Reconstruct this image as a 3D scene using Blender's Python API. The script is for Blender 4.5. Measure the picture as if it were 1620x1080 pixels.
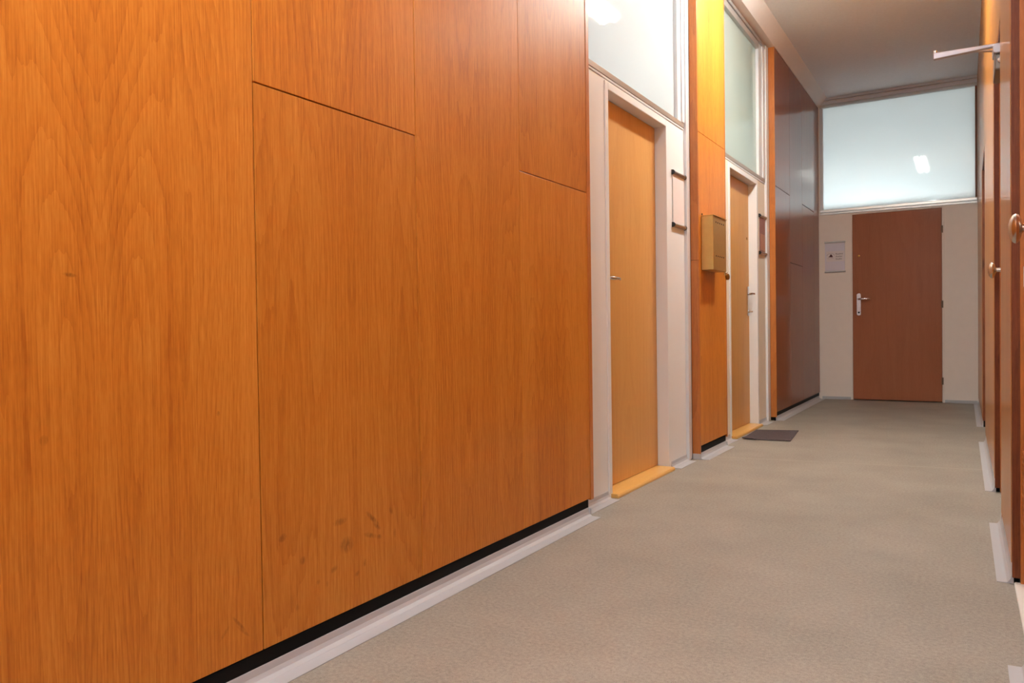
import bpy, bmesh, math, random
from mathutils import Vector, Matrix
for o in list(bpy.data.objects): bpy.data.objects.remove(o, do_unlink=True)
S = bpy.context.scene
C = S.collection
PI = math.pi

# ---------------------------------------------------------------- camera
def camera():
    yaw, pitch, roll, f = 0.53765686, -0.01763424, 0.0138082, 1220.09
    cy, sy, cp, sp = math.cos(yaw), math.sin(yaw), math.cos(pitch), math.sin(pitch)
    F = Vector((-sy*cp, cy*cp, sp)); R = Vector((cy, sy, 0)); D = F.cross(R)
    cr, sr = math.cos(roll), math.sin(roll)
    r = cr*R + sr*D; d = -sr*R + cr*D
    cam = bpy.data.cameras.new('camera'); o = bpy.data.objects.new('camera', cam); C.objects.link(o)
    M = Matrix(((r.x, -d.x, -F.x), (r.y, -d.y, -F.y), (r.z, -d.z, -F.z))).to_4x4()
    M.translation = (0, 0, 0.8)
    o.matrix_world = M
    cam.sensor_width = 36; cam.lens = f/1620*36; cam.clip_start = .01
    S.camera = o
camera()

# ---------------------------------------------------------------- exposure, world, daylight
S.view_settings.view_transform = 'Standard'; S.view_settings.look = 'None'
S.view_settings.gamma = 1; S.view_settings.use_curve_mapping = False
S.view_settings.exposure = 0.25
W = bpy.data.worlds.new('world'); S.world = W; W.use_nodes = True
W.node_tree.nodes['Background'].inputs[0].default_value = (.75, .87, 1, 1)
W.node_tree.nodes['Background'].inputs[1].default_value = 1.0

def area(name, loc, direction, sx, sy, power, col):
    l = bpy.data.lights.new(name, 'AREA'); l.shape = 'RECTANGLE'; l.size = sx; l.size_y = sy
    l.energy = power; l.color = col
    o = bpy.data.objects.new(name, l); C.objects.link(o); o.location = loc
    o.rotation_euler = Vector(direction).to_track_quat('-Z', 'Y').to_euler()
    return o
# added cool daylight from behind the camera; its window is unseen, assumed
area('added_daylight_behind', (-.65, -2.93, 1.9), (0, 1, -.12), 1.2, 1.7, 16, (.80, .91, 1))
# daylight inside the rooms behind the frosted transoms
area('daylight_room', (-2.75, 3.6, 2.2), (1, -.05, .1), 1.3, .9, 33, (.90, .97, 1))
area('daylight_room', (-2.75, 5.6, 1.6), (1, .05, .35), 1.1, .5, 28, (.88, 1, .95))
area('daylight_room', (-.85, 9.42, 1.50), (-.02, -1, .75), 1.1, .3, 49, (.86, .96, 1))
TUBE = 116.0
TUBE_COL = (.94, .99, 1)
TUBE_A = 108.0; TUBE_COL_A = (.97, .985, .91)

# ---------------------------------------------------------------- materials
def mat(name):
    m = bpy.data.materials.new(name); m.use_nodes = True
    nt = m.node_tree; b = nt.nodes['Principled BSDF']
    return m, nt, b
def lin(c):
    return tuple((x/255/12.92 if x/255 <= .04045 else ((x/255+.055)/1.055)**2.4) for x in c) + (1,)
def N(nt, t, **k):
    n = nt.nodes.new(t)
    for a, v in k.items(): setattr(n, a, v)
    return n
def plug(nt, a, b): nt.links.new(a, b)
def math_(nt, op, a, b=None, clamp=False):
    n = N(nt, 'ShaderNodeMath', operation=op, use_clamp=clamp)
    for i, v in enumerate((a, b)):
        if v is None: continue
        if isinstance(v, (int, float)): n.inputs[i].default_value = v
        else: plug(nt, v, n.inputs[i])
    return n.outputs[0]
def simple(name, col, rough=.5, metal=0, noise=.0, nscale=40, bump=0, spec=.5):
    m, nt, b = mat(name)
    c = lin(col)
    b.inputs['Roughness'].default_value = rough; b.inputs['Metallic'].default_value = metal
    b.inputs['Specular IOR Level'].default_value = spec
    tc = N(nt, 'ShaderNodeTexCoord'); nz = N(nt, 'ShaderNodeTexNoise')
    nz.inputs['Scale'].default_value = nscale; nz.inputs['Detail'].default_value = 4
    plug(nt, tc.outputs['Object'], nz.inputs['Vector'])
    mx = N(nt, 'ShaderNodeMix', data_type='RGBA')
    mx.inputs[6].default_value = tuple(x*(1-noise) for x in c[:3]) + (1,)
    mx.inputs[7].default_value = tuple(min(1, x*(1+noise)) for x in c[:3]) + (1,)
    plug(nt, nz.outputs['Fac'], mx.inputs[0]); plug(nt, mx.outputs[2], b.inputs['Base Color'])
    if bump:
        bp = N(nt, 'ShaderNodeBump'); bp.inputs['Strength'].default_value = bump; bp.inputs['Distance'].default_value = .002
        plug(nt, nz.outputs['Fac'], bp.inputs['Height']); plug(nt, bp.outputs[0], b.inputs['Normal'])
    return m

def veneer(name, dark, mid, light, rough=.42, coat=.35, coat_rough=.13, rings=9, contrast=1.0, scuffs=(), along='z', wear=0.0, book=True, knots=0.0, scale=1.0, spec=.35):
    m, nt, b = mat(name)
    tc = N(nt, 'ShaderNodeTexCoord'); sep = N(nt, 'ShaderNodeSeparateXYZ'); plug(nt, tc.outputs['Object'], sep.inputs[0])
    oi = N(nt, 'ShaderNodeObjectInfo')
    X, Y, Z = sep.outputs
    if along == 'z': u = math_(nt, 'ADD', X, Y); v = Z
    else: u = math_(nt, 'ADD', X, Z); v = Y
    if book:
        off = math_(nt, 'MULTIPLY', math_(nt, 'SUBTRACT', oi.outputs['Random'], .5), .12)
        u = math_(nt, 'ABSOLUTE', math_(nt, 'ADD', u, off))
    u = math_(nt, 'MULTIPLY', u, scale); v = math_(nt, 'MULTIPLY', v, scale)
    r1 = math_(nt, 'MULTIPLY', oi.outputs['Random'], 57.3)
    def coord(su, sv, k=0.0):
        c = N(nt, 'ShaderNodeCombineXYZ')
        plug(nt, math_(nt, 'MULTIPLY', u, su), c.inputs[0])
        plug(nt, math_(nt, 'MULTIPLY', v, sv), c.inputs[1])
        plug(nt, math_(nt, 'ADD', r1, k), c.inputs[2])
        return c.outputs[0]
    def noise(su, sv, det=2, k=0.0, rough_=.5):
        n = N(nt, 'ShaderNodeTexNoise'); n.inputs['Scale'].default_value = 1; n.inputs['Detail'].default_value = det
        n.inputs['Roughness'].default_value = rough_
        plug(nt, coord(su, sv, k), n.inputs['Vector']); return n.outputs['Fac']
    # growth rings: contour lines of a slow field, with ragged edges
    field = math_(nt, 'ADD', noise(4.0, .5, 1.0, 3.1), math_(nt, 'MULTIPLY', u, 1.5 if book else 0.0))
    rag = math_(nt, 'MULTIPLY', noise(60, 4, 3, 9.7), .030)
    ph = math_(nt, 'MULTIPLY', math_(nt, 'ADD', field, rag), rings*2)
    fr = math_(nt, 'FRACT', ph)
    ring = math_(nt, 'POWER', fr, 2.2)
    streak = noise(26, .5, 3, 17)
    fibre = noise(300, 8, 3, 23, .6)
    flake = noise(150, 30, 2, 31, .6)
    broad = noise(3.0, .6, 2, 41)
    t = math_(nt, 'MULTIPLY', ring, -.17*contrast)
    for src, k in ((streak, .40), (fibre, .85), (flake, .35), (broad, .60)):
        t = math_(nt, 'ADD', t, math_(nt, 'MULTIPLY', math_(nt, 'SUBTRACT', src, .5), k*contrast))
    t = math_(nt, 'ADD', t, .56, clamp=True)
    cr = N(nt, 'ShaderNodeValToRGB'); e = cr.color_ramp.elements
    e[0].position = .12; e[0].color = lin(dark); e[1].position = .90; e[1].color = lin(light)
    k = e.new(.5); k.color = lin(mid)
    plug(nt, t, cr.inputs[0])
    out = cr.outputs[0]
    # each board its own tone
    hsv = N(nt, 'ShaderNodeHueSaturation')
    plug(nt, out, hsv.inputs['Color'])
    plug(nt, math_(nt, 'ADD', math_(nt, 'MULTIPLY', oi.outputs['Random'], .12), .94), hsv.inputs['Value'])
    out = hsv.outputs[0]
    if knots:
        kn = N(nt, 'ShaderNodeTexVoronoi'); kn.inputs['Scale'].default_value = 1; kn.inputs['Randomness'].default_value = 1
        plug(nt, coord(9, 3.2, 5), kn.inputs['Vector'])
        km = N(nt, 'ShaderNodeMapRange'); km.inputs[1].default_value = .08; km.inputs[2].default_value = .16
        km.inputs[3].default_value = knots; km.inputs[4].default_value = 0
        plug(nt, kn.outputs['Distance'], km.inputs[0])
        mk = N(nt, 'ShaderNodeMix', data_type='RGBA'); plug(nt, km.outputs[0], mk.inputs[0]); plug(nt, out, mk.inputs[6])
        mk.inputs[7].default_value = (.015, .006, .003, 1); out = mk.outputs[2]
    if scuffs:
        geo = N(nt, 'ShaderNodeNewGeometry'); sp = N(nt, 'ShaderNodeSeparateXYZ'); plug(nt, geo.outputs['Position'], sp.inputs[0])
        rz = N(nt, 'ShaderNodeTexNoise'); rz.inputs['Scale'].default_value = 1; rz.inputs['Detail'].default_value = 4
        cc = N(nt, 'ShaderNodeVectorMath', operation='MULTIPLY'); cc.inputs[1].default_value = (1, 220, 70)
        plug(nt, geo.outputs['Position'], cc.inputs[0]); plug(nt, cc.outputs[0], rz.inputs['Vector'])
        tot = None
        for (sy, sz, ry, rz_, ang, amt) in scuffs:
            ry *= 1.3; rz_ *= 1.3; amt *= .72
            dy = math_(nt, 'SUBTRACT', sp.outputs[1], sy); dz = math_(nt, 'SUBTRACT', sp.outputs[2], sz)
            ca, sa = math.cos(ang), math.sin(ang)
            a = math_(nt, 'ADD', math_(nt, 'MULTIPLY', dy, ca/ry), math_(nt, 'MULTIPLY', dz, sa/ry))
            c = math_(nt, 'ADD', math_(nt, 'MULTIPLY', dy, -sa/rz_), math_(nt, 'MULTIPLY', dz, ca/rz_))
            d2 = math_(nt, 'ADD', math_(nt, 'MULTIPLY', a, a), math_(nt, 'MULTIPLY', c, c))
            f = math_(nt, 'MULTIPLY', math_(nt, 'SUBTRACT', 1.0, d2, clamp=True), amt)
            tot = f if tot is None else math_(nt, 'MAXIMUM', tot, f)
        rag2 = math_(nt, 'MULTIPLY', math_(nt, 'SUBTRACT', rz.outputs['Fac'], .22), 2.6, clamp=True)
        msk = math_(nt, 'MULTIPLY', tot, rag2, clamp=True)
        mk = N(nt, 'ShaderNodeMix', data_type='RGBA'); plug(nt, msk, mk.inputs[0]); plug(nt, out, mk.inputs[6])
        mk.inputs[7].default_value = lin((58, 24, 14)); out = mk.outputs[2]
    plug(nt, out, b.inputs['Base Color'])
    b.inputs['Roughness'].default_value = rough
    b.inputs['Coat Weight'].default_value = coat; b.inputs['Coat Roughness'].default_value = coat_rough
    b.inputs['Specular IOR Level'].default_value = spec
    bp = N(nt, 'ShaderNodeBump'); bp.inputs['Strength'].default_value = .12; bp.inputs['Distance'].default_value = .0006
    plug(nt, fibre, bp.inputs['Height']); plug(nt, bp.outputs[0], b.inputs['Normal'])
    return m

FX = -1.39       # face of the wood cladding, left
WX = -1.455      # white door partitions, left
SC = [  # scuffs on the lower panels: y, z, ry, rz, angle, strength
 (1.268,.315,.011,.008,.3,.75),(1.33,.245,.008,.009,0,.6),(1.459,.31,.022,.008,0,.55),(1.483,.245,.022,.018,0,.7),
 (1.585,.29,.030,.0065,-.75,.75),(1.60,.268,.016,.006,-.7,.75),(1.575,.248,.024,.006,-.35,.65),(1.61,.236,.010,.006,-.2,.6),
 (1.435,.195,.012,.007,.3,.5),(1.55,.181,.006,.009,0,.5),(1.52,.160,.009,.006,.4,.5),(1.31,.137,.006,.008,0,.4),
 (1.38,.178,.006,.006,0,.45),(1.41,.165,.004,.007,0,.4),(1.66,.296,.006,.011,.4,.4),(1.675,.23,.006,.012,0,.3),
 (1.137,.158,.020,.0035,-.9,.55),(1.145,.148,.020,.0035,-.9,.55),(1.150,.136,.020,.0035,-.8,.5),(1.100,.147,.016,.004,.8,.4),
 (.785,.906,.011,.0035,-.1,.8),(.733,.615,.007,.008,0,.5),(1.096,.625,.004,.005,0,.5)]
M = {}
M['veneer'] = veneer('honey_veneer', (152,80,24), (193,120,41), (216,148,64), scuffs=SC, rings=13, contrast=.85, coat=.10, spec=.22)
M['veneer_r'] = veneer('right_veneer', (136,76,30), (182,118,50), (202,142,70), rings=7, contrast=.7, coat=.4, coat_rough=.07, rough=.45, spec=.1)
M['veneer_far'] = veneer('dark_veneer', (112,56,24), (138,74,34), (154,88,46), rings=6, contrast=.6, coat=.45, coat_rough=.08, rough=.4, spec=.15)
M['solid'] = veneer('solid_stained_wood', (138,72,26), (180,106,44), (200,128,60), rings=4, contrast=.7, book=False, coat=.3)
M['solid_dark'] = veneer('dark_stained_wood', (78,36,18), (114,60,32), (140,80,46), rings=4, contrast=.9, book=False, knots=.6, coat=.12, coat_rough=.35, spec=.2)
M['leaf'] = veneer('oak_laminate', (190,134,68), (208,156,88), (222,176,108), rings=5, contrast=.55, coat=.12, coat_rough=.3, rough=.5)
M['leaf_end'] = veneer('brown_beech_laminate', (138,80,50), (156,93,60), (168,104,70), rings=3, contrast=.6, coat=.05, rough=.6, book=False)
M['threshold'] = veneer('pale_beech', (206,152,76), (226,176,98), (238,194,120), rings=2, contrast=.5, along='y', book=False, coat=.4)
M['black'] = simple('black_kickboard', (7,7,8), .6, noise=.3, nscale=12, spec=.15)
M['white'] = simple('white_paint', (234,238,243), .4, noise=.015, nscale=8)
M['white2'] = simple('white_paint_dimmed', (232,224,210), .5, noise=.02, nscale=8)  # same white paint as above; weaker light put into the colour as beige
M['endpaint'] = simple('beige_wall_paint', (242,232,224), .7, noise=.03, nscale=14, bump=.1)
M['ceiling'] = simple('ceiling_plaster', (240,242,247), .85, noise=.06, nscale=60, bump=.25)
M['bulk'] = simple('bulkhead_plaster', (226,216,212), .8, noise=.03, nscale=30, bump=.15)
M['mould'] = simple('moulding_paint', (214,214,220), .7, noise=.03)
M['cove'] = simple('grey_pvc_cove', (184,185,190), .45, noise=.02, nscale=20)
M['alu'] = simple('aluminium', (186,182,178), .32, 1, noise=.05, nscale=90)
M['alu_paint'] = simple('silver_frame', (190,188,186), .35, .6, noise=.04, nscale=60)
M['frame_white'] = simple('white_frame', (220,224,230), .3, noise=.01)
M['sill'] = simple('grey_brown_bead', (168,156,146), .35, .3, noise=.05)
M['hinge'] = simple('dull_hinge', (120,100,84), .55, .3)
M['chrome'] = simple('satin_chrome', (205,205,208), .22, 1)
M['nickel'] = simple('worn_nickel', (206,198,190), .27, 1, noise=.15, nscale=60)
M['brass'] = simple('brass_box', (198,162,98), .42, .75, noise=.1, nscale=30)
M['brass_lock'] = simple('padlock_brass', (170,130,70), .3, .9)
M['hole'] = simple('dark_hole', (16,12,8), .8)
M['capblack'] = simple('black_plastic', (22,22,22), .4)
M['paper'] = simple('paper', (228,220,222), .6, noise=.02)
M['paper_end'] = simple('paper_greyish', (222,218,230), .6, noise=.02)
M['photo_dark'] = simple('mauve_print', (150,108,104), .5, noise=.25, nscale=22)
M['photo_light'] = simple('peach_print', (188,140,120), .5, noise=.12, nscale=30)
M['ink'] = simple('ink', (96,78,88), .7)
M['logo'] = simple('logo_maroon', (78,38,48), .7)
M['logo_line'] = simple('logo_grey', (136,116,122), .7)
M['closer'] = simple('silver_closer', (196,194,202), .35, .5)
M['closer_dark'] = simple('grey_closer_body', (126,124,120), .4, .5)
M['room'] = simple('room_white', (235,235,235), .9)
M['white_enamel'] = simple('white_enamel', (235,235,230), .4)

def glass_mat(name, tint):
    m, nt, b = mat(name)
    out = nt.nodes['Material Output']; nt.nodes.remove(b)
    tr = N(nt, 'ShaderNodeBsdfTranslucent'); tr.inputs[0].default_value = tint
    df = N(nt, 'ShaderNodeBsdfDiffuse'); df.inputs[0].default_value = tint
    m1 = N(nt, 'ShaderNodeMixShader'); m1.inputs[0].default_value = .35
    plug(nt, tr.outputs[0], m1.inputs[1]); plug(nt, df.outputs[0], m1.inputs[2])
    gl = N(nt, 'ShaderNodeBsdfGlossy'); gl.inputs['Roughness'].default_value = .03
    fr = N(nt, 'ShaderNodeFresnel'); fr.inputs[0].default_value = 1.5
    m2 = N(nt, 'ShaderNodeMixShader'); plug(nt, fr.outputs[0], m2.inputs[0])
    plug(nt, m1.outputs[0], m2.inputs[1]); plug(nt, gl.outputs[0], m2.inputs[2])
    plug(nt, m2.outputs[0], out.inputs[0])
    return m
M['frost'] = glass_mat('frosted_glass', (.86, .90, .90, 1))
M['frost_green'] = glass_mat('frosted_glass_greenish', (.70, .76, .71, 1))

def floor_mat():
    m, nt, b = mat('grey_linoleum')
    g = N(nt, 'ShaderNodeNewGeometry')
    def nz(s, d=3, r=.6):
        n = N(nt, 'ShaderNodeTexNoise'); n.inputs['Scale'].default_value = s; n.inputs['Detail'].default_value = d
        n.inputs['Roughness'].default_value = r
        plug(nt, g.outputs['Position'], n.inputs['Vector']); return n.outputs['Fac']
    t = math_(nt, 'MULTIPLY', math_(nt, 'SUBTRACT', nz(420, 2, .7), .5), 1.0)
    t = math_(nt, 'ADD', t, math_(nt, 'MULTIPLY', math_(nt, 'SUBTRACT', nz(95, 3), .5), .7))
    t = math_(nt, 'ADD', t, math_(nt, 'MULTIPLY', math_(nt, 'SUBTRACT', nz(2.2, 3), .5), .45))
    t = math_(nt, 'ADD', t, .5, clamp=True)
    cr = N(nt, 'ShaderNodeValToRGB'); e = cr.color_ramp.elements
    e[0].position = .1; e[0].color = lin((112,107,99)); e[1].position = .9; e[1].color = lin((180,174,163))
    k = e.new(.5); k.color = lin((151,145,135))
    plug(nt, t, cr.inputs[0])
    # sparse dark specks
    vo = N(nt, 'ShaderNodeTexVoronoi'); vo.inputs['Scale'].default_value = 75
    plug(nt, g.outputs['Position'], vo.inputs['Vector'])
    sp = N(nt, 'ShaderNodeMapRange'); sp.inputs[1].default_value = .10; sp.inputs[2].default_value = .16
    sp.inputs[3].default_value = .55; sp.inputs[4].default_value = 0; plug(nt, vo.outputs['Distance'], sp.inputs[0])
    rare = math_(nt, 'GREATER_THAN', nz(31, 1), .56)
    mk = N(nt, 'ShaderNodeMix', data_type='RGBA'); plug(nt, math_(nt, 'MULTIPLY', sp.outputs[0], rare), mk.inputs[0])
    plug(nt, cr.outputs[0], mk.inputs[6]); mk.inputs[7].default_value = lin((84,72,62))
    # welded seam across the corridor
    s = N(nt, 'ShaderNodeSeparateXYZ'); plug(nt, g.outputs['Position'], s.inputs[0])
    ln = math_(nt, 'SUBTRACT', s.outputs[1], math_(nt, 'ADD', math_(nt, 'MULTIPLY', s.outputs[0], .153), 4.853))
    ln = math_(nt, 'LESS_THAN', math_(nt, 'ABSOLUTE', ln), .004)
    mk2 = N(nt, 'ShaderNodeMix', data_type='RGBA'); plug(nt, math_(nt, 'MULTIPLY', ln, .5), mk2.inputs[0])
    plug(nt, mk.outputs[2], mk2.inputs[6]); mk2.inputs[7].default_value = lin((190,182,168))
    plug(nt, mk2.outputs[2], b.inputs['Base Color'])
    b.inputs['Roughness'].default_value = .55; b.inputs['Specular IOR Level'].default_value = .35
    return m
M['floor'] = floor_mat()

def mat_rug():
    m, nt, b = mat('charcoal_carpet')
    tc = N(nt, 'ShaderNodeTexCoord'); n = N(nt, 'ShaderNodeTexNoise'); n.inputs['Scale'].default_value = 220; n.inputs['Detail'].default_value = 3
    plug(nt, tc.outputs['Object'], n.inputs['Vector'])
    cr = N(nt, 'ShaderNodeValToRGB'); cr.color_ramp.elements[0].position = .3; cr.color_ramp.elements[1].position = .75
    cr.color_ramp.elements[0].color = lin((52,44,48)); cr.color_ramp.elements[1].color = lin((98,84,86))
    plug(nt, n.outputs['Fac'], cr.inputs[0]); plug(nt, cr.outputs[0], b.inputs['Base Color']); b.inputs['Roughness'].default_value = .95
    bp = N(nt, 'ShaderNodeBump'); bp.inputs['Strength'].default_value = .6; bp.inputs['Distance'].default_value = .003
    plug(nt, n.outputs['Fac'], bp.inputs['Height']); plug(nt, bp.outputs[0], b.inputs['Normal'])
    return m
M['rug'] = mat_rug()
def emis(name, col, s):
    m, nt, b = mat(name); b.inputs['Emission Color'].default_value = tuple(col) + (1,); b.inputs['Emission Strength'].default_value = s
    b.inputs['Base Color'].default_value = (.9, .9, .9, 1); return m
M['tube'] = emis('lit_tube', TUBE_COL, TUBE)
M['tube_far'] = emis('lit_tube_bright', TUBE_COL_A, TUBE_A)

# ---------------------------------------------------------------- mesh helpers
class B:
    """collects shapes, world coordinates; link() centres the origin"""
    def __init__(s): s.bm = bmesh.new()
    def hexa(s, P):     # 8 points: bottom 4 ccw, top 4 ccw
        v = [s.bm.verts.new(p) for p in P]
        for f in ((3,2,1,0),(4,5,6,7),(0,1,5,4),(1,2,6,5),(2,3,7,6),(3,0,4,7)): s.bm.faces.new([v[i] for i in f])
        return s
    def box(s, x0, x1, y0, y1, z0, z1):
        return s.hexa([(x0,y0,z0),(x1,y0,z0),(x1,y1,z0),(x0,y1,z0),(x0,y0,z1),(x1,y0,z1),(x1,y1,z1),(x0,y1,z1)])
    def rbox(s, o0, o1, y0, y1, z0, z1):    # box that follows the slightly skewed right wall
        a, b = XR(y0), XR(y1)
        return s.hexa([(a+o0,y0,z0),(a+o1,y0,z0),(b+o1,y1,z0),(b+o0,y1,z0),(a+o0,y0,z1),(a+o1,y0,z1),(b+o1,y1,z1),(b+o0,y1,z1)])
    def prism(s, pts, axis, a, b):          # closed outline in the two other axes, extruded along axis a..b
        def P(p, t):
            return {'x': (t,p[0],p[1]), 'y': (p[0],t,p[1]), 'z': (p[0],p[1],t)}[axis]
        v0 = [s.bm.verts.new(P(p, a)) for p in pts]; v1 = [s.bm.verts.new(P(p, b)) for p in pts]
        n = len(pts)
        s.bm.faces.new(v0[::-1]); s.bm.faces.new(v1)
        for i in range(n): s.bm.faces.new((v0[i], v0[(i+1) % n], v1[(i+1) % n], v1[i]))
        return s
    def lathe(s, prof, o, ax, n=28):        # prof: (r, t); revolved about direction ax through o
        ax = Vector(ax).normalized(); o = Vector(o)
        e = ax.orthogonal().normalized(); g = ax.cross(e)
        rings = []
        for r, t in prof:
            if r < 1e-6: rings.append([s.bm.verts.new(o + ax*t)])
            else: rings.append([s.bm.verts.new(o + ax*t + (e*math.cos(2*PI*i/n) + g*math.sin(2*PI*i/n))*r) for i in range(n)])
        for A, D in zip(rings, rings[1:]):
            for i in range(n):
                j = (i+1) % n
                if len(A) == 1 and len(D) == 1: continue
                if len(A) == 1: s.bm.faces.new((A[0], D[j], D[i]))
                elif len(D) == 1: s.bm.faces.new((A[i], A[j], D[0]))
                else: s.bm.faces.new((A[i], A[j], D[j], D[i]))
        for R_ in (rings[0], rings[-1]):
            if len(R_) > 1:
                try: s.bm.faces.new(R_)
                except ValueError: pass
        return s
    def tube(s, pts, rad, n=12):
        pts = [Vector(p) for p in pts]
        if not isinstance(rad, (list, tuple)): rad = [rad]*len(pts)
        rings = []; e = None
        for i, p in enumerate(pts):
            t = (pts[min(i+1, len(pts)-1)] - pts[max(i-1, 0)]).normalized()
            if e is None: e = t.orthogonal().normalized()
            e = (e - t*e.dot(t)).normalized(); g = t.cross(e)
            rings.append([s.bm.verts.new(p + (e*math.cos(2*PI*k/n) + g*math.sin(2*PI*k/n))*rad[i]) for k in range(n)])
        for A, D in zip(rings, rings[1:]):
            for k in range(n):
                j = (k+1) % n; s.bm.faces.new((A[k], A[j], D[j], D[k]))
        s.bm.faces.new(rings[0][::-1]); s.bm.faces.new(rings[-1])
        return s
    def link(s, name, m, parent=None, bevel=0, seg=2, smooth=False, origin=None):
        bmesh.ops.recalc_face_normals(s.bm, faces=s.bm.faces[:])
        xs = [v.co for v in s.bm.verts]
        if origin is None:
            lo = Vector([min(c[i] for c in xs) for i in range(3)]); hi = Vector([max(c[i] for c in xs) for i in range(3)])
            c = (lo+hi)/2
        else: c = Vector(origin)
        for v in s.bm.verts: v.co -= c
        me = bpy.data.meshes.new(name); s.bm.to_mesh(me); s.bm.free()
        if smooth:
            for p in me.polygons: p.use_smooth = True
        o = bpy.data.objects.new(name, me); C.objects.link(o); me.materials.append(m)
        if bevel:
            md = o.modifiers.new('bevel', 'BEVEL'); md.width = bevel; md.segments = seg; md.limit_method = 'ANGLE'; md.angle_limit = math.radians(40)
        if smooth:
            md = o.modifiers.new('es', 'EDGE_SPLIT'); md.split_angle = math.radians(40)
        if parent is not None:
            o.parent = parent; o.location = c - WL[parent.name]
        else: o.location = c
        WL[o.name] = c
        return o
WL = {}
def XR(y): return .10 - .0083*(y-3)
def struct(o): o['kind'] = 'structure'; return o
def tag(o, label, cat, group=None):
    o['label'] = label; o['category'] = cat
    if group: o['group'] = group
    return o
def empty(name, loc):
    o = bpy.data.objects.new(name, None); C.objects.link(o); o.location = loc; o.empty_display_size = .1
    WL[o.name] = Vector(loc); return o

# ---------------------------------------------------------------- room shell
Y0, Y1, ZC = -3.0, 8.73, 3.17
struct(B().box(-1.62, .30, Y0-.1, Y1+.12, -.10, 0).link('floor', M['floor']))
struct(B().box(-1.62, .30, Y0-.1, Y1+.12, ZC, ZC+.12).link('ceiling', M['ceiling']))
# wall behind the left cladding
def left_wall(y0, y1):
    struct(B().box(-1.62, FX-.022, y0, y1, 0, ZC).link('wall_left', M['black']))
left_wall(Y0, 2.975); left_wall(4.5195, 5.085); left_wall(6.6195, Y1)
# door partitions, left: side walls, head wall (around door and transom)
def partition(y0, y1, d0, d1, m, f0=.035, f1=.035):
    struct(B().box(-1.66, -1.621, y0-.1, y1+.1, 0, 1.945).link('wall_left', M['room']))  # backing added behind the doorway to keep light from leaking in
    b = B()
    b.box(WX-.12, WX, y0, d0-f0, 0, 1.945); b.box(WX-.12, WX, d1+f1, y1, 0, 1.945)
    b.box(WX-.12, WX, d0-f0, d1+f1, 1.938, 1.945)
    b.box(WX-.12, WX, y0, y1, 3.075, ZC)
    struct(b.link('wall_left', m))
partition(2.975, 4.5195, 3.335, 4.125, M['white'])
partition(5.085, 6.6195, 5.440, 6.220, M['white2'])
# bulkhead along the top of the left wall
struct(B().prism([(-1.46, 3.082), (-1.385, 3.082), (-1.30, ZC), (-1.46, ZC)], 'y', Y0, Y1).link('trim_1', M['bulk']))
# right wall core
struct(B().hexa([(XR(Y0)+.09,Y0,0),(.30,Y0,0),(.30,Y1,0),(XR(Y1)+.09,Y1,0),(XR(Y0)+.09,Y0,ZC),(.30,Y0,ZC),(.30,Y1,ZC),(XR(Y1)+.09,Y1,ZC)]).link('wall_right', M['solid_dark']))
# far end wall: panels beside the door, moulding above the window
DX0, DX1, DZ = -1.063, -.252, 1.925
b = B(); b.box(-1.46, DX0-.022, Y1, Y1+.12, 0, 1.945); b.box(DX1+.022, .17, Y1, Y1+.12, 0, 1.945); b.box(DX0-.022, DX1+.022, Y1, Y1+.12, 1.936, 1.945)
b.box(-1.62, .17, Y1+.0, Y1+.12, 3.10, ZC); b.box(-1.62, -1.378, Y1, Y1+.12, 1.945, 3.10); b.box(.05, .17, Y1, Y1+.12, 1.945, 3.10); b.box(-1.62, .17, Y1+.125, Y1+.135, 0, 1.95)  # last box: unseen backing added against light leaks round the far door
struct(b.link('wall_far', M['endpaint']))
struct(B().box(-1.385, .052, Y1-.030, Y1, 3.142, 3.169).box(-1.375, .052, Y1-.018, Y1, 3.100, 3.134).link('trim_2', M['mould'], bevel=.004))
# unseen near end behind the camera: wall, window opening added for the daylight
b = B(); b.box(-1.46, .17, Y0-.1, Y0, 0, 1.0); b.box(-1.46, .17, Y0-.1, Y0, 2.85, ZC); b.box(-1.46, -1.25, Y0-.1, Y0, 1.0, 2.85); b.box(-.05, .17, Y0-.1, Y0, 1.0, 2.85)
struct(b.link('wall_near', M['endpaint']))
# rooms behind the frosted glass
def room(x0, x1, y0, y1, z0, z1, openx=None, openy=None):
    b = B(); t = .04
    if openx is None: b.box(x1, x1+t, y0, y1, z0, z1)
    b.box(x0-t, x0, y0-t, y1+t, z0-t, z1+t)
    b.box(x0, x1, y1, y1+t, z0-t, z1+t)
    if openy is None: b.box(x0, x1, y0-t, y0, z0-t, z1+t)
    b.box(x0, x1, y0, y1, z0-t, z0); b.box(x0, x1, y0, y1, z1, z1+t)
    return struct(b.link('wall_room', M['room']))
room(-2.95, -1.576, 2.80, 4.55, 1.20, 3.14, openx=1)
room(-2.95, -1.576, 4.95, 6.65, 1.20, 3.14, openx=1)
room(-1.50, .16, Y1+.136, 10.40, 1.20, 3.25, openx=None, openy=1)

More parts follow.
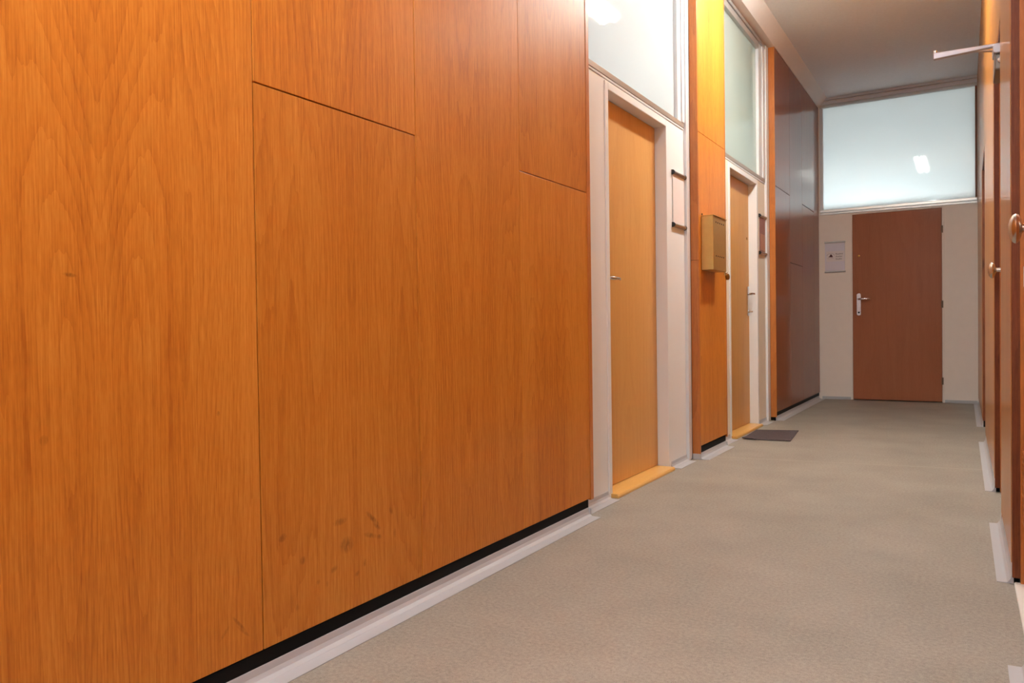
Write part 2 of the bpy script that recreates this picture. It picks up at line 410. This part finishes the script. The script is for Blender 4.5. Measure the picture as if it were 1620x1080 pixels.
# ---------------------------------------------------------------- windows (transoms)
def transom(n, y0, y1, z0, z1, stile, pane_m, desc):
    w = empty('window_%d' % n, (WX, (y0+y1)/2, z0)); struct(w)
    b = B()
    b.box(WX-.05, WX+.004, y0, y1, 1.946, 1.957)                 # flat rail
    b.link('bottom_rail', M['frame_white'], w, bevel=.002)
    B().box(WX-.05, WX+.006, y0, y1, 1.958, z0).link('sill_bead', M['sill'], w, bevel=.002)
    b = B(); b.box(WX-.05, WX+.002, y1-stile, y1-stile*.45, z0, z1); b.box(WX-.05, WX+.010, y1-stile*.42, y1, z0, z1); b.box(WX-.05, WX+.01, y0, y0+.05, z0, z1)
    b.link('stile', M['frame_white'], w, bevel=.002)
    b = B(); b.box(WX-.05, WX+.006, y0+.05, y1-stile, z1-.05, z1-.004); b.box(WX-.05, WX+.014, y0, y1, z1, z1+.026)
    b.link('top_rail', M['alu_paint'], w, bevel=.002)
    B().box(WX-.026, WX-.020, y0+.05, y1-stile, z0-.002, z1-.045).link('pane', pane_m, w)
transom(1, 2.985, 4.44, 1.986, 3.045, .10, M['frost'], '')
transom(2, 5.09, 6.515, 1.986, 3.045, .19, M['frost_green'], '')
w = empty('window_3', (-.66, Y1, 1.97)); struct(w)
wx0, wx1 = -1.378, .05
B().box(wx0, wx1, Y1-.012, Y1+.05, 1.972, 2.000).link('bottom_rail', M['alu'], w, bevel=.003)
B().box(wx0, wx1, Y1-.006, Y1+.05, 1.947, 1.968).link('sill_bead', M['alu_paint'], w, bevel=.002)
B().box(wx0, wx1, Y1-.012, Y1+.05, 3.072, 3.100).link('top_rail', M['alu'], w, bevel=.003)
B().box(wx0, wx0+.032, Y1-.004, Y1+.05, 2.0, 3.072).link('stile', M['frame_white'], w, bevel=.003)
B().box(wx1-.016, wx1, Y1-.006, Y1+.05, 2.0, 3.072).link('stile', M['solid_dark'], w, bevel=.003)
B().box(wx0+.03, wx1-.014, Y1+.022, Y1+.028, 1.998, 3.075).link('pane', M['frost'], w)

# posts of the left partitions
for i, (y0, y1) in enumerate(((4.442, 4.500), (6.515, 6.598))):
    struct(B().box(WX-.02, WX+.018, y0, y1, 0.003, 3.075).link('trim_%d' % (3+i), M['frame_white'], bevel=.002))

# ---------------------------------------------------------------- left cladding
def lpanel(y0, y1, z0, z1, m, label, group=None, name='wood_panel', x1=FX, th=.018):
    o = B().box(x1-th, x1, y0, y1, z0, z1).link(name, m, bevel=.0012)
    return tag(o, label, 'wall panel', group)
ZB, ZS, ZT, G = .074, 1.363, 3.080, .0016
V = M['veneer']
ys = [-1.80, -1.20, -.60, 0.0, .604, 1.206, 1.798, 2.400, 2.961]
side_txt = ['', 'fourth', 'third', 'second', 'first']
for i in range(0, 4):
    lpanel(ys[i]+G, ys[i+1]-G, ZB, ZT, V, 'left wall honey veneer panel outside the photo, %s one beyond its left edge' % side_txt[i+1])
lpanel(ys[4]+G, ys[5]-G, ZB, ZT, V, 'nearest full height honey veneer panel filling the left edge of the photo')
lpanel(ys[5]+G, ys[6]-G, ZB, ZS-G, V, 'lower honey veneer panel with dark scuff marks near the black kickboard')
lpanel(ys[5]+G, ys[6]-G, ZS+G, ZT, V, 'upper veneer panel directly above the panel with dark scuff marks')
lpanel(ys[6]+G, ys[7]-G/2, ZB, ZT, V, 'full height honey veneer panel just right of the panel with scuff marks')
lpanel(ys[7]+G/2, ys[8]-G, ZB, ZS-G, V, 'lower narrow veneer panel just left of the nearest white door frame')
lpanel(ys[7]+G/2, ys[8]-G, ZS+G, ZT, V, 'upper narrow veneer panel just left of the nearest transom window')
tag(B().box(FX-.045, FX+.002, 2.9645, 2.9935, .066, ZT).link('edge_board', M['solid'], bevel=.002),
    'thin upright solid wood edging between the big veneer wall and the nearest white door frame', 'edging')
# pilaster with the mailbox
lpanel(4.521, 5.086, .080, 1.948, V, 'lower veneer panel of the pilaster carrying the brass mailbox')
lpanel(4.521, 5.086, 1.951, ZT, V, 'upper veneer panel of the pilaster, above the brass mailbox')
tag(B().box(WX+.019, FX+.001, 4.5005, 4.519, .030, 1.186).link('edge_board', M['solid'], bevel=.0015), 'lower side board of the mailbox pilaster facing the nearest door', 'edging')
tag(B().box(WX+.019, FX+.001, 4.5005, 4.519, 1.1875, ZT).link('edge_board', M['solid'], bevel=.0015), 'upper side board of the mailbox pilaster facing the nearest door', 'edging')
tag(B().box(FX-.045, FX+.001, 5.0875, 5.103, .062, ZT).link('edge_board', M['solid'], bevel=.0015), 'thin upright edging on the far side of the mailbox pilaster', 'edging')
# far block
F_ = M['veneer_far']
lpanel(6.602, 7.195-G, .07, 1.942, F_, 'lower dark glossy panel right behind the second door')
lpanel(6.602, 7.195-G, 1.946, ZT, F_, 'upper dark glossy panel right behind the second transom window')
lpanel(7.195+G, 7.785-G, .07, 1.346, F_, 'lower middle dark glossy panel with a short horizontal joint on top')
lpanel(7.195+G, 7.785-G, 1.350, ZT, F_, 'tall upper middle dark glossy panel of the far left wall')
lpanel(7.785+G, 8.42-G, .07, 1.942, F_, 'lower dark glossy panel, second from the far end wall')
lpanel(7.785+G, 8.42-G, 1.946, ZT, F_, 'upper dark glossy panel, second from the far window')
lpanel(8.42+G, 8.722, .07, ZT, F_, 'narrow dark glossy panel touching the far end wall')
tag(B().box(WX+.019, FX+.001, 6.5995, 6.6195-.02+.0015+.018-.018, .03, ZT).link('edge_board', M['solid'], bevel=.0005), 'orange side board at the start of the dark far left panels', 'edging')

# kickboards
for y0, y1 in ((Y0, 2.958), (4.521, 5.084), (6.602, 8.725)):
    struct(B().box(FX-.021, FX-.008, y0, y1, .0, .071 if y0 > -1 and y0 < 5 else .068).link('baseboard_left', M['black']))
# cove skirting: standing part + flat foot
def cove(profile, y0, y1, name='baseboard_left', right=False):
    b = B(); P = []
    n = len(profile)
    def X(p, y): return (XR(y) - p) if right else p
    v0 = [b.bm.verts.new((X(x, y0), y0, z)) for x, z in profile]; v1 = [b.bm.verts.new((X(x, y1), y1, z)) for x, z in profile]
    b.bm.faces.new(v0); b.bm.faces.new(v1)
    for i in range(n): b.bm.faces.new((v0[i], v0[(i+1) % n], v1[(i+1) % n], v1[i]))
    return struct(b.link(name, M['cove']))
def prof(x, h=.036, dx=.020, foot=.040):
    return [(x, .0005), (x, h), (x+.0025, h), (x+.004, h*.55), (x+.009, h*.28), (x+dx, .0042), (x+dx+.001, .0030), (x+dx+foot, .0022), (x+dx+foot, .0005)]
cove(prof(FX-.008+.0005), Y0, 2.950)
cove(prof(FX-.008+.0005), 4.505, 5.075)
cove(prof(FX-.008+.0005), 6.605, 8.700)
for y0, y1 in ((2.985, 3.290), (4.165, 4.440), (5.09, 5.395), (6.262, 6.512)):
    cove(prof(WX+.0005), y0, y1)
for y0, y1 in ((2.950, 2.957), (4.500, 4.504), (5.0765, 5.083)):   # turned corner of the skirting
    struct(B().box(FX-.045, FX+.006, y0, y1, .0005, .035).link('baseboard_left', M['cove'], bevel=.0015))
struct(B().box(-1.366, DX0-.024, Y1-.006, Y1-.0005, .0005, .030).link('baseboard_far', M['cove'], bevel=.002))
struct(B().box(DX1+.024, .048, Y1-.006, Y1-.0005, .0005, .030).link('baseboard_far', M['cove'], bevel=.002))

# ---------------------------------------------------------------- handles
def rounded(cx, cz, w, h, r, n=6):
    pts = []
    for (sx, sz, a0) in ((1, 1, 0), (-1, 1, 90), (-1, -1, 180), (1, -1, 270)):
        for k in range(n+1):
            a = math.radians(a0 + 90*k/n)
            pts.append((cx + sx*(w/2-r) + r*math.cos(a), cz + sz*(h/2-r) + r*math.sin(a)))
    return pts
def lever_handle(parent, p, out, along, plate=True, m=None):
    """p: centre of plate on the leaf face; out: unit vector out of the leaf; along: direction the lever points"""
    m = m or M['chrome']; p = Vector(p); out = Vector(out); along = Vector(along)
    ax = 'x' if abs(out.x) > .5 else 'y'
    s = out.x if ax == 'x' else out.y
    base = p.x if ax == 'x' else p.y
    cu = p.y if ax == 'x' else p.x
    if plate:
        pl = B().prism(rounded(cu, p.z, .042, .232, .019), ax, base+s*.0004, base+s*.009).link('handle_plate', m, parent, bevel=.002)
        B().lathe([(0, 0), (.0095, 0), (.0095, .006), (.006, .008), (0, .008)], p + out*.009 + Vector((0, 0, -.083)), out).link('key_cylinder', M['hole'] if ax == 'y' else m, pl, smooth=True)
    else:
        pl = B().lathe([(.026, .0004), (.026, .006), (.022, .009), (0, .009)], p, out).link('handle_rose', m, parent, smooth=True)
    q = p + out*.009 + Vector((0, 0, .055 if plate else 0))
    pts = [q, q+out*.02, q+out*.038, q+out*.046+along*.010, q+out*.047+along*.035, q+out*.046+along*.07+Vector((0, 0, .001)), q+out*.043+along*.098, q+out*.038+along*.112+Vector((0, 0, -.004))]
    B().tube(pts, [.009, .0085, .0085, .009, .0085, .0075, .0065, .005]).link('lever', m, pl, smooth=True)

# ---------------------------------------------------------------- left doors
def left_door(n, d0, d1, handle_y, along, plate, peep):
    d = empty('door_%d' % n, (WX-.06, (d0+d1)/2, 0)); struct(d)
    fx = WX+.006
    b = B()
    b.box(WX-.115, fx, d0-.035, d0, .0, 1.938); b.box(WX-.115, fx, d1, d1+.035, 0, 1.938); b.box(WX-.115, fx, d0, d1, 1.902, 1.938)
    b.link('door_frame', M['white'], d, bevel=.003)
    lf = B().box(WX-.100, WX-.060, d0+.002, d1-.002, .022, 1.899).link('door_leaf', M['leaf'], d, bevel=.0015)
    b = B(); b.prism([(WX-.11, .0005), (-1.412, .0005), (-1.412, .010), (-1.418, .018), (WX-.11, .020)], 'y', d0-.018, d1-.012)
    b.link('threshold', M['threshold'], d, bevel=.001)
    lever_handle(lf, (WX-.060, handle_y, .985 if plate else 1.03), (1, 0, 0), along, plate)
    if peep:
        B().lathe([(.011, 0), (.011, .004), (.008, .006), (0, .006)], (WX-.060, handle_y-.005, 1.475), (1, 0, 0)).link('peephole', M['brass_lock'], lf, smooth=True)
        B().lathe([(.010, 0), (.010, .012), (.006, .013), (.006, .034), (0, .034)], (WX-.052, handle_y, .902), (1, 0, 0)).link('key', M['chrome'], lf, smooth=True)
left_door(1, 3.335, 4.125, 3.385, (0, 1, 0), False, False)
left_door(2, 5.440, 6.220, 6.165, (0, -1, 0), True, True)

# ---------------------------------------------------------------- far door
d = empty('door_3', ((DX0+DX1)/2, Y1, 0)); struct(d)
b = B(); b.box(DX0-.022, DX0-.002, Y1-.004, Y1+.11, 0, 1.936); b.box(DX1+.002, DX1+.022, Y1-.004, Y1+.11, 0, 1.936); b.box(DX0-.002, DX1+.002, Y1-.004, Y1+.11, 1.927, 1.936)
b.link('door_frame', M['endpaint'], d, bevel=.002)
lf = B().box(DX0, DX1, Y1-.010, Y1+.03, .010, 1.924).link('door_leaf', M['leaf_end'], d, bevel=.002)
lever_handle(lf, (-1.004, Y1-.010, .993), (0, -1, 0), (1, 0, 0), True)
B().lathe([(.012, 0), (.012, .004), (.008, .006), (0, .006)], (-1.003, Y1-.010, 1.494), (0, -1, 0)).link('peephole', M['brass_lock'], lf, smooth=True)
for z in (1.715, .975, .215):
    h = B().box(DX1-.006, DX1+.012, Y1-.014, Y1-.006, z-.035, z+.035)
    h.lathe([(.0065, -.034), (.0065, .034)], (DX1+.003, Y1-.016, z), (0, 0, 1), 12)
    h.link('hinge', M['hinge'], d, smooth=False)

# ---------------------------------------------------------------- right wall cladding
RV = M['veneer_r']
def rpanel(y0, y1, z0, z1, label, m=RV, group=None):
    o = B().rbox(0, .020, y0+G, y1-G, z0+G, z1-G).link('wood_panel', m, bevel=.0015)
    return tag(o, label, 'wall panel', group)
RB = .060
rpanel(1.40, 2.095, RB, ZC-.002, 'right wall veneer panel beside the camera, outside the photo')
rpanel(.60, 1.395, RB, ZC-.002, 'right wall veneer panel level with the camera, outside the photo')
rpanel(-.60, .595, RB, ZC-.002, 'right wall veneer panel just behind the camera, outside the photo')
rpanel(-1.80, -.605, RB, ZC-.002, 'right wall veneer panel farthest behind the camera, outside the photo')
rpanel(2.79, 3.505, RB, ZC-.002, 'glossy brown panel of the right wall between the two doors with round knobs')
rpanel(4.255, 5.10, RB, ZC-.002, 'yellowish glossy right wall panel just beyond the door with the closer')
rpanel(5.10, 5.965, RB, ZC-.002, 'yellowish glossy right wall panel before the farthest right door')
rpanel(6.835, 7.78, RB, ZC-.002, 'glossy right wall panel beyond the farthest right door')
rpanel(7.78, 8.715, RB, ZC-.002, 'glossy right wall panel touching the far end wall')
rpanel(2.095, 2.79, 1.955, ZC-.002, 'wood header panel above the nearest right door')
rpanel(3.505, 4.255, 1.955, ZC-.002, 'wood header panel above the right door with the closer')
rpanel(5.965, 6.835, 1.955, ZC-.002, 'wood header panel above the farthest right door')
SD = M['solid_dark']
nich = [(2.095, 2.79, 'nearest right door'), (3.505, 4.255, 'right door with the closer'), (5.965, 6.835, 'farthest right door')]
for i, (a, c, t) in enumerate(nich):
    d = empty('door_%d' % (4+i), (XR((a+c)/2)+.03, (a+c)/2, 0)); struct(d)
    b = B()
    b.rbox(.0015, .088, a+.001, a+.022, .002, 1.953); b.rbox(.0015, .088, c-.022, c-.001, .022 if i < 2 else .05, 1.953)
    b.rbox(.0015, .088, a+.022, c-.022, 1.935, 1.953)
    b.link('door_frame', SD, d, bevel=.0015)
    if i < 2:   # bead standing in front of the leaf
        B().rbox(.022, .036, c-.042, c-.023, .004, 1.934).link('stop_bead', M['solid'], d, bevel=.002)
    lf = B().rbox(.034, .074, a+.024, c-.024-.0, .012, 1.932).link('door_leaf', RV if i else M['solid'], d, bevel=.002)
    ky = {0: 2.30, 1: 4.10, 2: 6.70}[i]
    kx = XR(ky)+.034
    o_ = Vector((kx, ky, 1.030)); R_ = .037
    if i < 2:
        # rose, stem, knob
        k = B().lathe([(.024, .0003), (.024, .005), (.018, .008), (.011, .011), (.010, .028), (.013, .032),
                   (R_*.62, .034), (R_*.93, .039), (R_, .045), (R_*.93, .051), (R_*.66, .057), (R_*.3, .0605), (0, .061)], o_, (-1, 0, 0), 36)
        k.link('door_knob', M['nickel'], lf, smooth=True)
        if i == 1:
            B().lathe([(.010, .0003), (.010, .010), (.005, .013), (0, .013)], o_ + Vector((0, 0, .085)), (-1, 0, 0)).link('lock_cylinder', M['chrome'], lf, smooth=True)
    else:
        B().lathe([(.018, .0003), (.018, .005), (0, .006)], o_, (-1, 0, 0)).link('lock_cylinder', M['nickel'], lf, smooth=True)
    if i == 0:
        for z in (.93, 1.93-.06):
            B().rbox(.030, .034, c-.044-.02, c-.046, z-.03, z+.03).link('strike_plate', M['white_enamel'], lf)
        b = B()
        for kk in range(14):
            b.rbox(.026, .034, c-.12, c-.045, .20+.016*kk, .209+.016*kk)
        b.link('vent_grille', M['solid'], lf)

# door closer on the second right door
lf = [o for o in bpy.data.objects if o.name.startswith('door_leaf') and abs(WL[o.name].y-3.88) < .05 and WL[o.name].x > 0][0]
cyy = 3.72; cx = XR(cyy)+.034
cl = B().box(cx-.046, cx-.0005, cyy, cyy+.22, 1.820, 1.885).link('door_closer', M['closer_dark'], lf, bevel=.006)
B().prism(rounded(cx-.026, 1.905, .052, .040, .014), 'y', cyy-.012, cyy+.10).link('closer_cover', M['closer'], cl, bevel=.003)
B().lathe([(.013, 0), (.013, .016), (.010, .020), (0, .020)], (cx-.022, cyy-.001, 1.855), (0, -1, 0)).link('valve_screw', M['chrome'], cl, smooth=True)
ez = 1.934
def blade(p, q, w0, w1, t):
    p, q = Vector(p), Vector(q); dd = (q-p); dd.z = 0; s = Vector((-dd.y, dd.x, 0)).normalized()
    b = B(); P = []
    for zz in (-t/2, t/2):
        P += [p - s*w0/2 + Vector((0,0,zz)), q - s*w1/2 + Vector((0,0,zz)), q + s*w1/2 + Vector((0,0,zz)), p + s*w0/2 + Vector((0,0,zz))]
    return b.hexa(P)
B().hexa([(cx-.030,cyy+.020,1.922),(-.136,3.735,1.908),(-.136,3.757,1.908),(cx-.030,cyy+.045,1.922),
          (cx-.030,cyy+.020,1.934),(-.136,3.735,1.936),(-.136,3.757,1.936),(cx-.030,cyy+.045,1.934)]).link('closer_arm', M['closer'], cl, bevel=.003)
B().tube([(-.128, 3.752, 1.940), (-.05, 3.80, 1.942), (XR(3.95)+.004, 3.95, 1.964)], .0045).link('closer_rod', M['closer'], cl, smooth=True)
B().lathe([(.007, -.004), (.007, .008), (0, .008)], (-.128, 3.746, 1.938), (0, 0, 1)).link('closer_elbow', M['chrome'], cl, smooth=True)

# kick + cove skirting on the right
for y0, y1 in ((-1.8, 2.09), (2.795, 3.50), (4.26, 5.96), (6.84, 8.71)):
    struct(B().rbox(.006, .020, y0, y1, 0, RB).link('baseboard_right', M['black']))
def rprof(h=.055, dx=.012, foot=.026):
    return [(-.006, .0005), (-.006, h), (-.003, h), (-.001, h*.5), (.003, h*.25), (dx-.002, .0042), (dx, .0030), (dx+foot, .0022), (dx+foot, .0005)]
cove(rprof(), -1.8, 2.11, 'baseboard_right', True)
cove(rprof(), 2.78, 3.58, 'baseboard_right', True)
cove(rprof(), 4.245, 5.965, 'baseboard_right', True)
cove(rprof(), 6.825, 8.70, 'baseboard_right', True)
struct(B().rbox(.006, .034, 2.12, 2.765, .0005, .012).link('trim_5', M['white_enamel'], bevel=.004))

# ---------------------------------------------------------------- mailbox and padlock
mb = empty('mailbox', (FX, 4.70, 1.125)); tag(mb, 'small brass coloured metal mailbox screwed to the wood pilaster between the two left doors', 'mailbox')
my0, my1, mz0, mz1, md_ = 4.555, 4.835, 1.130, 1.452, .074
b = B(); b.prism([(my0, mz0), (my1, mz0), (my1, mz1), (my0, mz1)], 'x', FX+.0008, FX+md_)
body = b.link('body', M['brass'], mb, bevel=.003)
B().prism([(my0-.001, mz1-.0), (my1+.001, mz1-.0), (my1+.001, mz1+.004), (my0-.001, mz1+.004)], 'x', FX+.0008, FX+md_+.006).link('lid', M['brass'], mb, bevel=.0015)
for zz in (mz1-.035, mz0+.085):
    for k in range(5):
        yc = my0+.06+k*.040
        B().prism(rounded(yc, zz, .016, .0085, .004, 3), 'x', FX+md_-.0005, FX+md_+.0006).link('slot', M['hole'], body)
for yy in (my0+.02, my1-.02):
    B().lathe([(.006, .0005), (.006, .004), (0, .006)], (FX, yy, mz1+.014), (1, 0, 0), 14).link('screw', M['hole'], mb, smooth=True)
b = B(); b.prism([(my1-.035, mz0-.022), (my1-.010, mz0-.022), (my1-.010, mz0+.002), (my1-.035, mz0+.002)], 'x', FX+md_-.006, FX+md_-.003)
b.link('hasp', M['brass'], mb, bevel=.001)
pk = empty('padlock', (FX+md_+.002, my1-.012, mz0-.045)); tag(pk, 'small round brass padlock hanging under the mailbox corner', 'padlock')
px, py, pz = FX+md_+.006, my1+.004, mz0-.030
B().lathe([(0, -.007), (.016, -.007), (.0195, -.005), (.0195, .005), (.016, .007), (.010, .0075), (0, .0065)], (px, py, pz), (1, -.25, 0), 30).link('lock_body', M['brass_lock'], pk, smooth=True)
pts = []
for k in range(9):
    a = PI*(.15 + 1.0*k/8)
    pts.append((px-.002, py-.016+.013*math.cos(a)*1.0, pz+.014+.016*math.sin(a)))
B().tube(pts, .0024, 8).link('shackle', M['chrome'], pk, smooth=True)

# ---------------------------------------------------------------- sign holders
def text_mesh(txt, size, loc, rot, m, parent, name='lettering'):
    cu = bpy.data.curves.new('tmp', 'FONT'); cu.body = txt; cu.size = size; cu.extrude = .0002
    o = bpy.data.objects.new('tmp', cu); C.objects.link(o)
    bpy.context.view_layer.update()
    me = bpy.data.meshes.new_from_object(o.evaluated_get(bpy.context.evaluated_depsgraph_get()))
    bpy.data.objects.remove(o, do_unlink=True)
    me.materials.clear(); me.materials.append(m)
    n = bpy.data.objects.new(name, me); C.objects.link(n); n.parent = parent
    n.location = Vector(loc) - WL[parent.name]; n.rotation_euler = rot
    return n
def sign(y0, y1, z0, z1, label, paper, second=None):
    """holder on the left partition (normal +x)"""
    s = empty('sign_holder', (WX, (y0+y1)/2, z0)); tag(s, label, 'sign')
    B().box(WX+.0006, WX+.004, y0+.004, y1-.004, z0, z1).link('back_plate', M['alu_paint'], s)
    sh = B().box(WX+.0045, WX+.0060, y0+.004, y1-.004, z0+.01, z1-.01).link('sheet', paper, s)
    if second:
        B().box(WX+.0062, WX+.0070, y0+.03, y1-.012, z0+.025, z0+.155).link('lower_print', second, sh)
    for nm, z in (('top_rail', z1), ('bottom_rail', z0)):
        pr = [(WX+.0006, z-.011), (WX+.012, z-.010), (WX+.018, z-.004), (WX+.018, z+.004), (WX+.012, z+.010), (WX+.0006, z+.011)]
        r = B().prism(pr, 'y', y0, y1).link(nm, M['alu'], s, bevel=.001)
        pr2 = [(WX+.0006, z-.014), (WX+.012, z-.013), (WX+.020, z-.005), (WX+.020, z+.005), (WX+.012, z+.013), (WX+.0006, z+.014)]
        B().prism(pr2, 'y', y0-.006, y0).link('end_cap', M['capblack'], r)
        B().prism(pr2, 'y', y1, y1+.004).link('end_cap', M['capblack'], r)
sign(4.228, 4.432, 1.372, 1.668, 'aluminium sign holder with a blank pale sheet right of the nearest door', M['paper'])
sign(6.300, 6.500, 1.372, 1.668, 'aluminium sign holder with a mauve and peach sheet right of the second door', M['photo_dark'], M['photo_light'])
# far sign: clamps, sheet with logo and three short lines
sx0, sx1, sz0, sz1 = -1.335, -1.130, 1.345, 1.655
s = empty('sign_holder', ((sx0+sx1)/2, Y1, sz0)); tag(s, 'white paper sign with a maroon logo and short text left of the far brown door', 'sign')
B().box(sx0+.004, sx1-.006, Y1-.004, Y1-.0006, sz0, sz1).link('back_plate', M['alu_paint'], s)
sh = B().box(sx0+.003, sx1-.008, Y1-.0056, Y1-.0042, sz0+.008, sz1-.008).link('sheet', M['paper_end'], s)
lb = B().box(sx0+.018, sx1-.010, Y1-.0064, Y1-.0057, 1.452, 1.560).link('label_strip', M['paper'], sh)
for nm, z in (('top_rail', sz1), ('bottom_rail', sz0)):
    yy = Y1
    B().prism([(yy-.0006, z-.010), (yy-.011, z-.009), (yy-.017, z-.003), (yy-.017, z+.004), (yy-.011, z+.009), (yy-.0006, z+.010)], 'x', sx0, sx1).link(nm, M['alu'], s, bevel=.001)
ly = Y1-.0066
lx, lz = sx0+.060, 1.508
b = B(); pts = []
for k in range(15):
    a = math.radians(12 + 156*k/14); pts.append((lx + .038*math.cos(a), ly-.0002, lz + .030*math.sin(a)))
b.tube(pts, .0012, 6).link('logo_arc', M['logo_line'], sh)
b = B(); b.prism([(lx-.024, lz-.009), (lx+.020, lz-.012), (lx+.018, lz+.002), (lx+.006, lz+.020), (lx-.004, lz+.018), (lx-.010, lz+.002)], 'y', ly-.0006, ly)
b.link('logo_mark', M['logo'], sh)
b = B(); b.tube([(lx-.032, ly, lz-.022), (lx-.010, ly, lz-.025), (lx+.010, ly, lz-.024), (lx+.030, ly, lz-.021)], .0010, 6).link('logo_line', M['logo_line'], sh)
for k, t in enumerate(('Realitní', 'Atelier', 'Studio')):
    text_mesh(t, .024, (sx0+.108, ly-.0003, 1.522-.026*k), (PI/2, 0, 0), M['ink'], sh)

# ---------------------------------------------------------------- door mat
b = B(); c4 = [(-1.378, 5.424), (-1.061, 5.460), (-1.112, 6.028), (-1.400, 5.942)]
nx, ny = 16, 20; gr = {}
for top in (0, 1):
    for i in range(nx+1):
        for j in range(ny+1):
            u, v = i/nx, j/ny
            x = (c4[0][0]*(1-u)+c4[1][0]*u)*(1-v) + (c4[3][0]*(1-u)+c4[2][0]*u)*v
            y = (c4[0][1]*(1-u)+c4[1][1]*u)*(1-v) + (c4[3][1]*(1-u)+c4[2][1]*u)*v
            lift = .010*max(0, 1-u/.35)*max(0, 1-v/.3) + .0015*math.sin(u*9)*(v < .2)*(1-v/.2)
            gr[top, i, j] = b.bm.verts.new((x, y, .0012 + lift + .005*top))
for i in range(nx):
    for j in range(ny):
        b.bm.faces.new((gr[1,i,j], gr[1,i+1,j], gr[1,i+1,j+1], gr[1,i,j+1]))
        b.bm.faces.new((gr[0,i,j], gr[0,i,j+1], gr[0,i+1,j+1], gr[0,i+1,j]))
for i in range(nx):
    for j in (0, ny): b.bm.faces.new((gr[0,i,j], gr[0,i+1,j], gr[1,i+1,j], gr[1,i,j]))
for j in range(ny):
    for i in (0, nx): b.bm.faces.new((gr[0,i,j], gr[0,i,j+1], gr[1,i,j+1], gr[1,i,j]))
tag(b.link('door_mat', M['rug']), 'small charcoal carpet mat lying on the floor before the second left door', 'mat')

# ---------------------------------------------------------------- ceiling lights (above the frame, mirrored in the glass)
def ceiling_light(x, y, label, tm='tube'):
    L = empty('ceiling_light', (x, y, ZC)); tag(L, label, 'light')
    B().prism([(x-.11, ZC-.0005), (x-.085, ZC-.040), (x+.085, ZC-.040), (x+.11, ZC-.0005)], 'y', y-.64, y+.64).link('housing', M['white_enamel'], L, bevel=.003)
    for sx in (-.042, .042):
        B().tube([(x+sx, y-.60, ZC-.068), (x+sx, y+.60, ZC-.068)], .026, 16).link('tube', M[tm], L, smooth=True)
    for yy in (-.62, .62):
        B().box(x-.085, x+.085, y+yy-.02, y+yy+.02, ZC-.085, ZC-.041).link('socket', M['white_enamel'], L, bevel=.003)
ceiling_light(-.62, 4.80, 'twin tube ceiling light mirrored in the frosted windows', 'tube_far')
ceiling_light(-.64, .35, 'twin tube ceiling light above the camera, outside the photo')

# repeats share a group
for o in bpy.data.objects:
    if o.parent is None and 'label' in o:
        if o['category'] == 'wood panel':
            o['group'] = 'veneer panels of the right wall' if o.location.x > 0 else 'veneer panels of the left wall'
        elif o['category'] == 'edging': o['group'] = 'wood edge boards of the left cladding'
        elif o['category'] == 'sign': o['group'] = 'sign holders beside the doors'
        elif o['category'] == 'light': o['group'] = 'ceiling lights of the corridor'
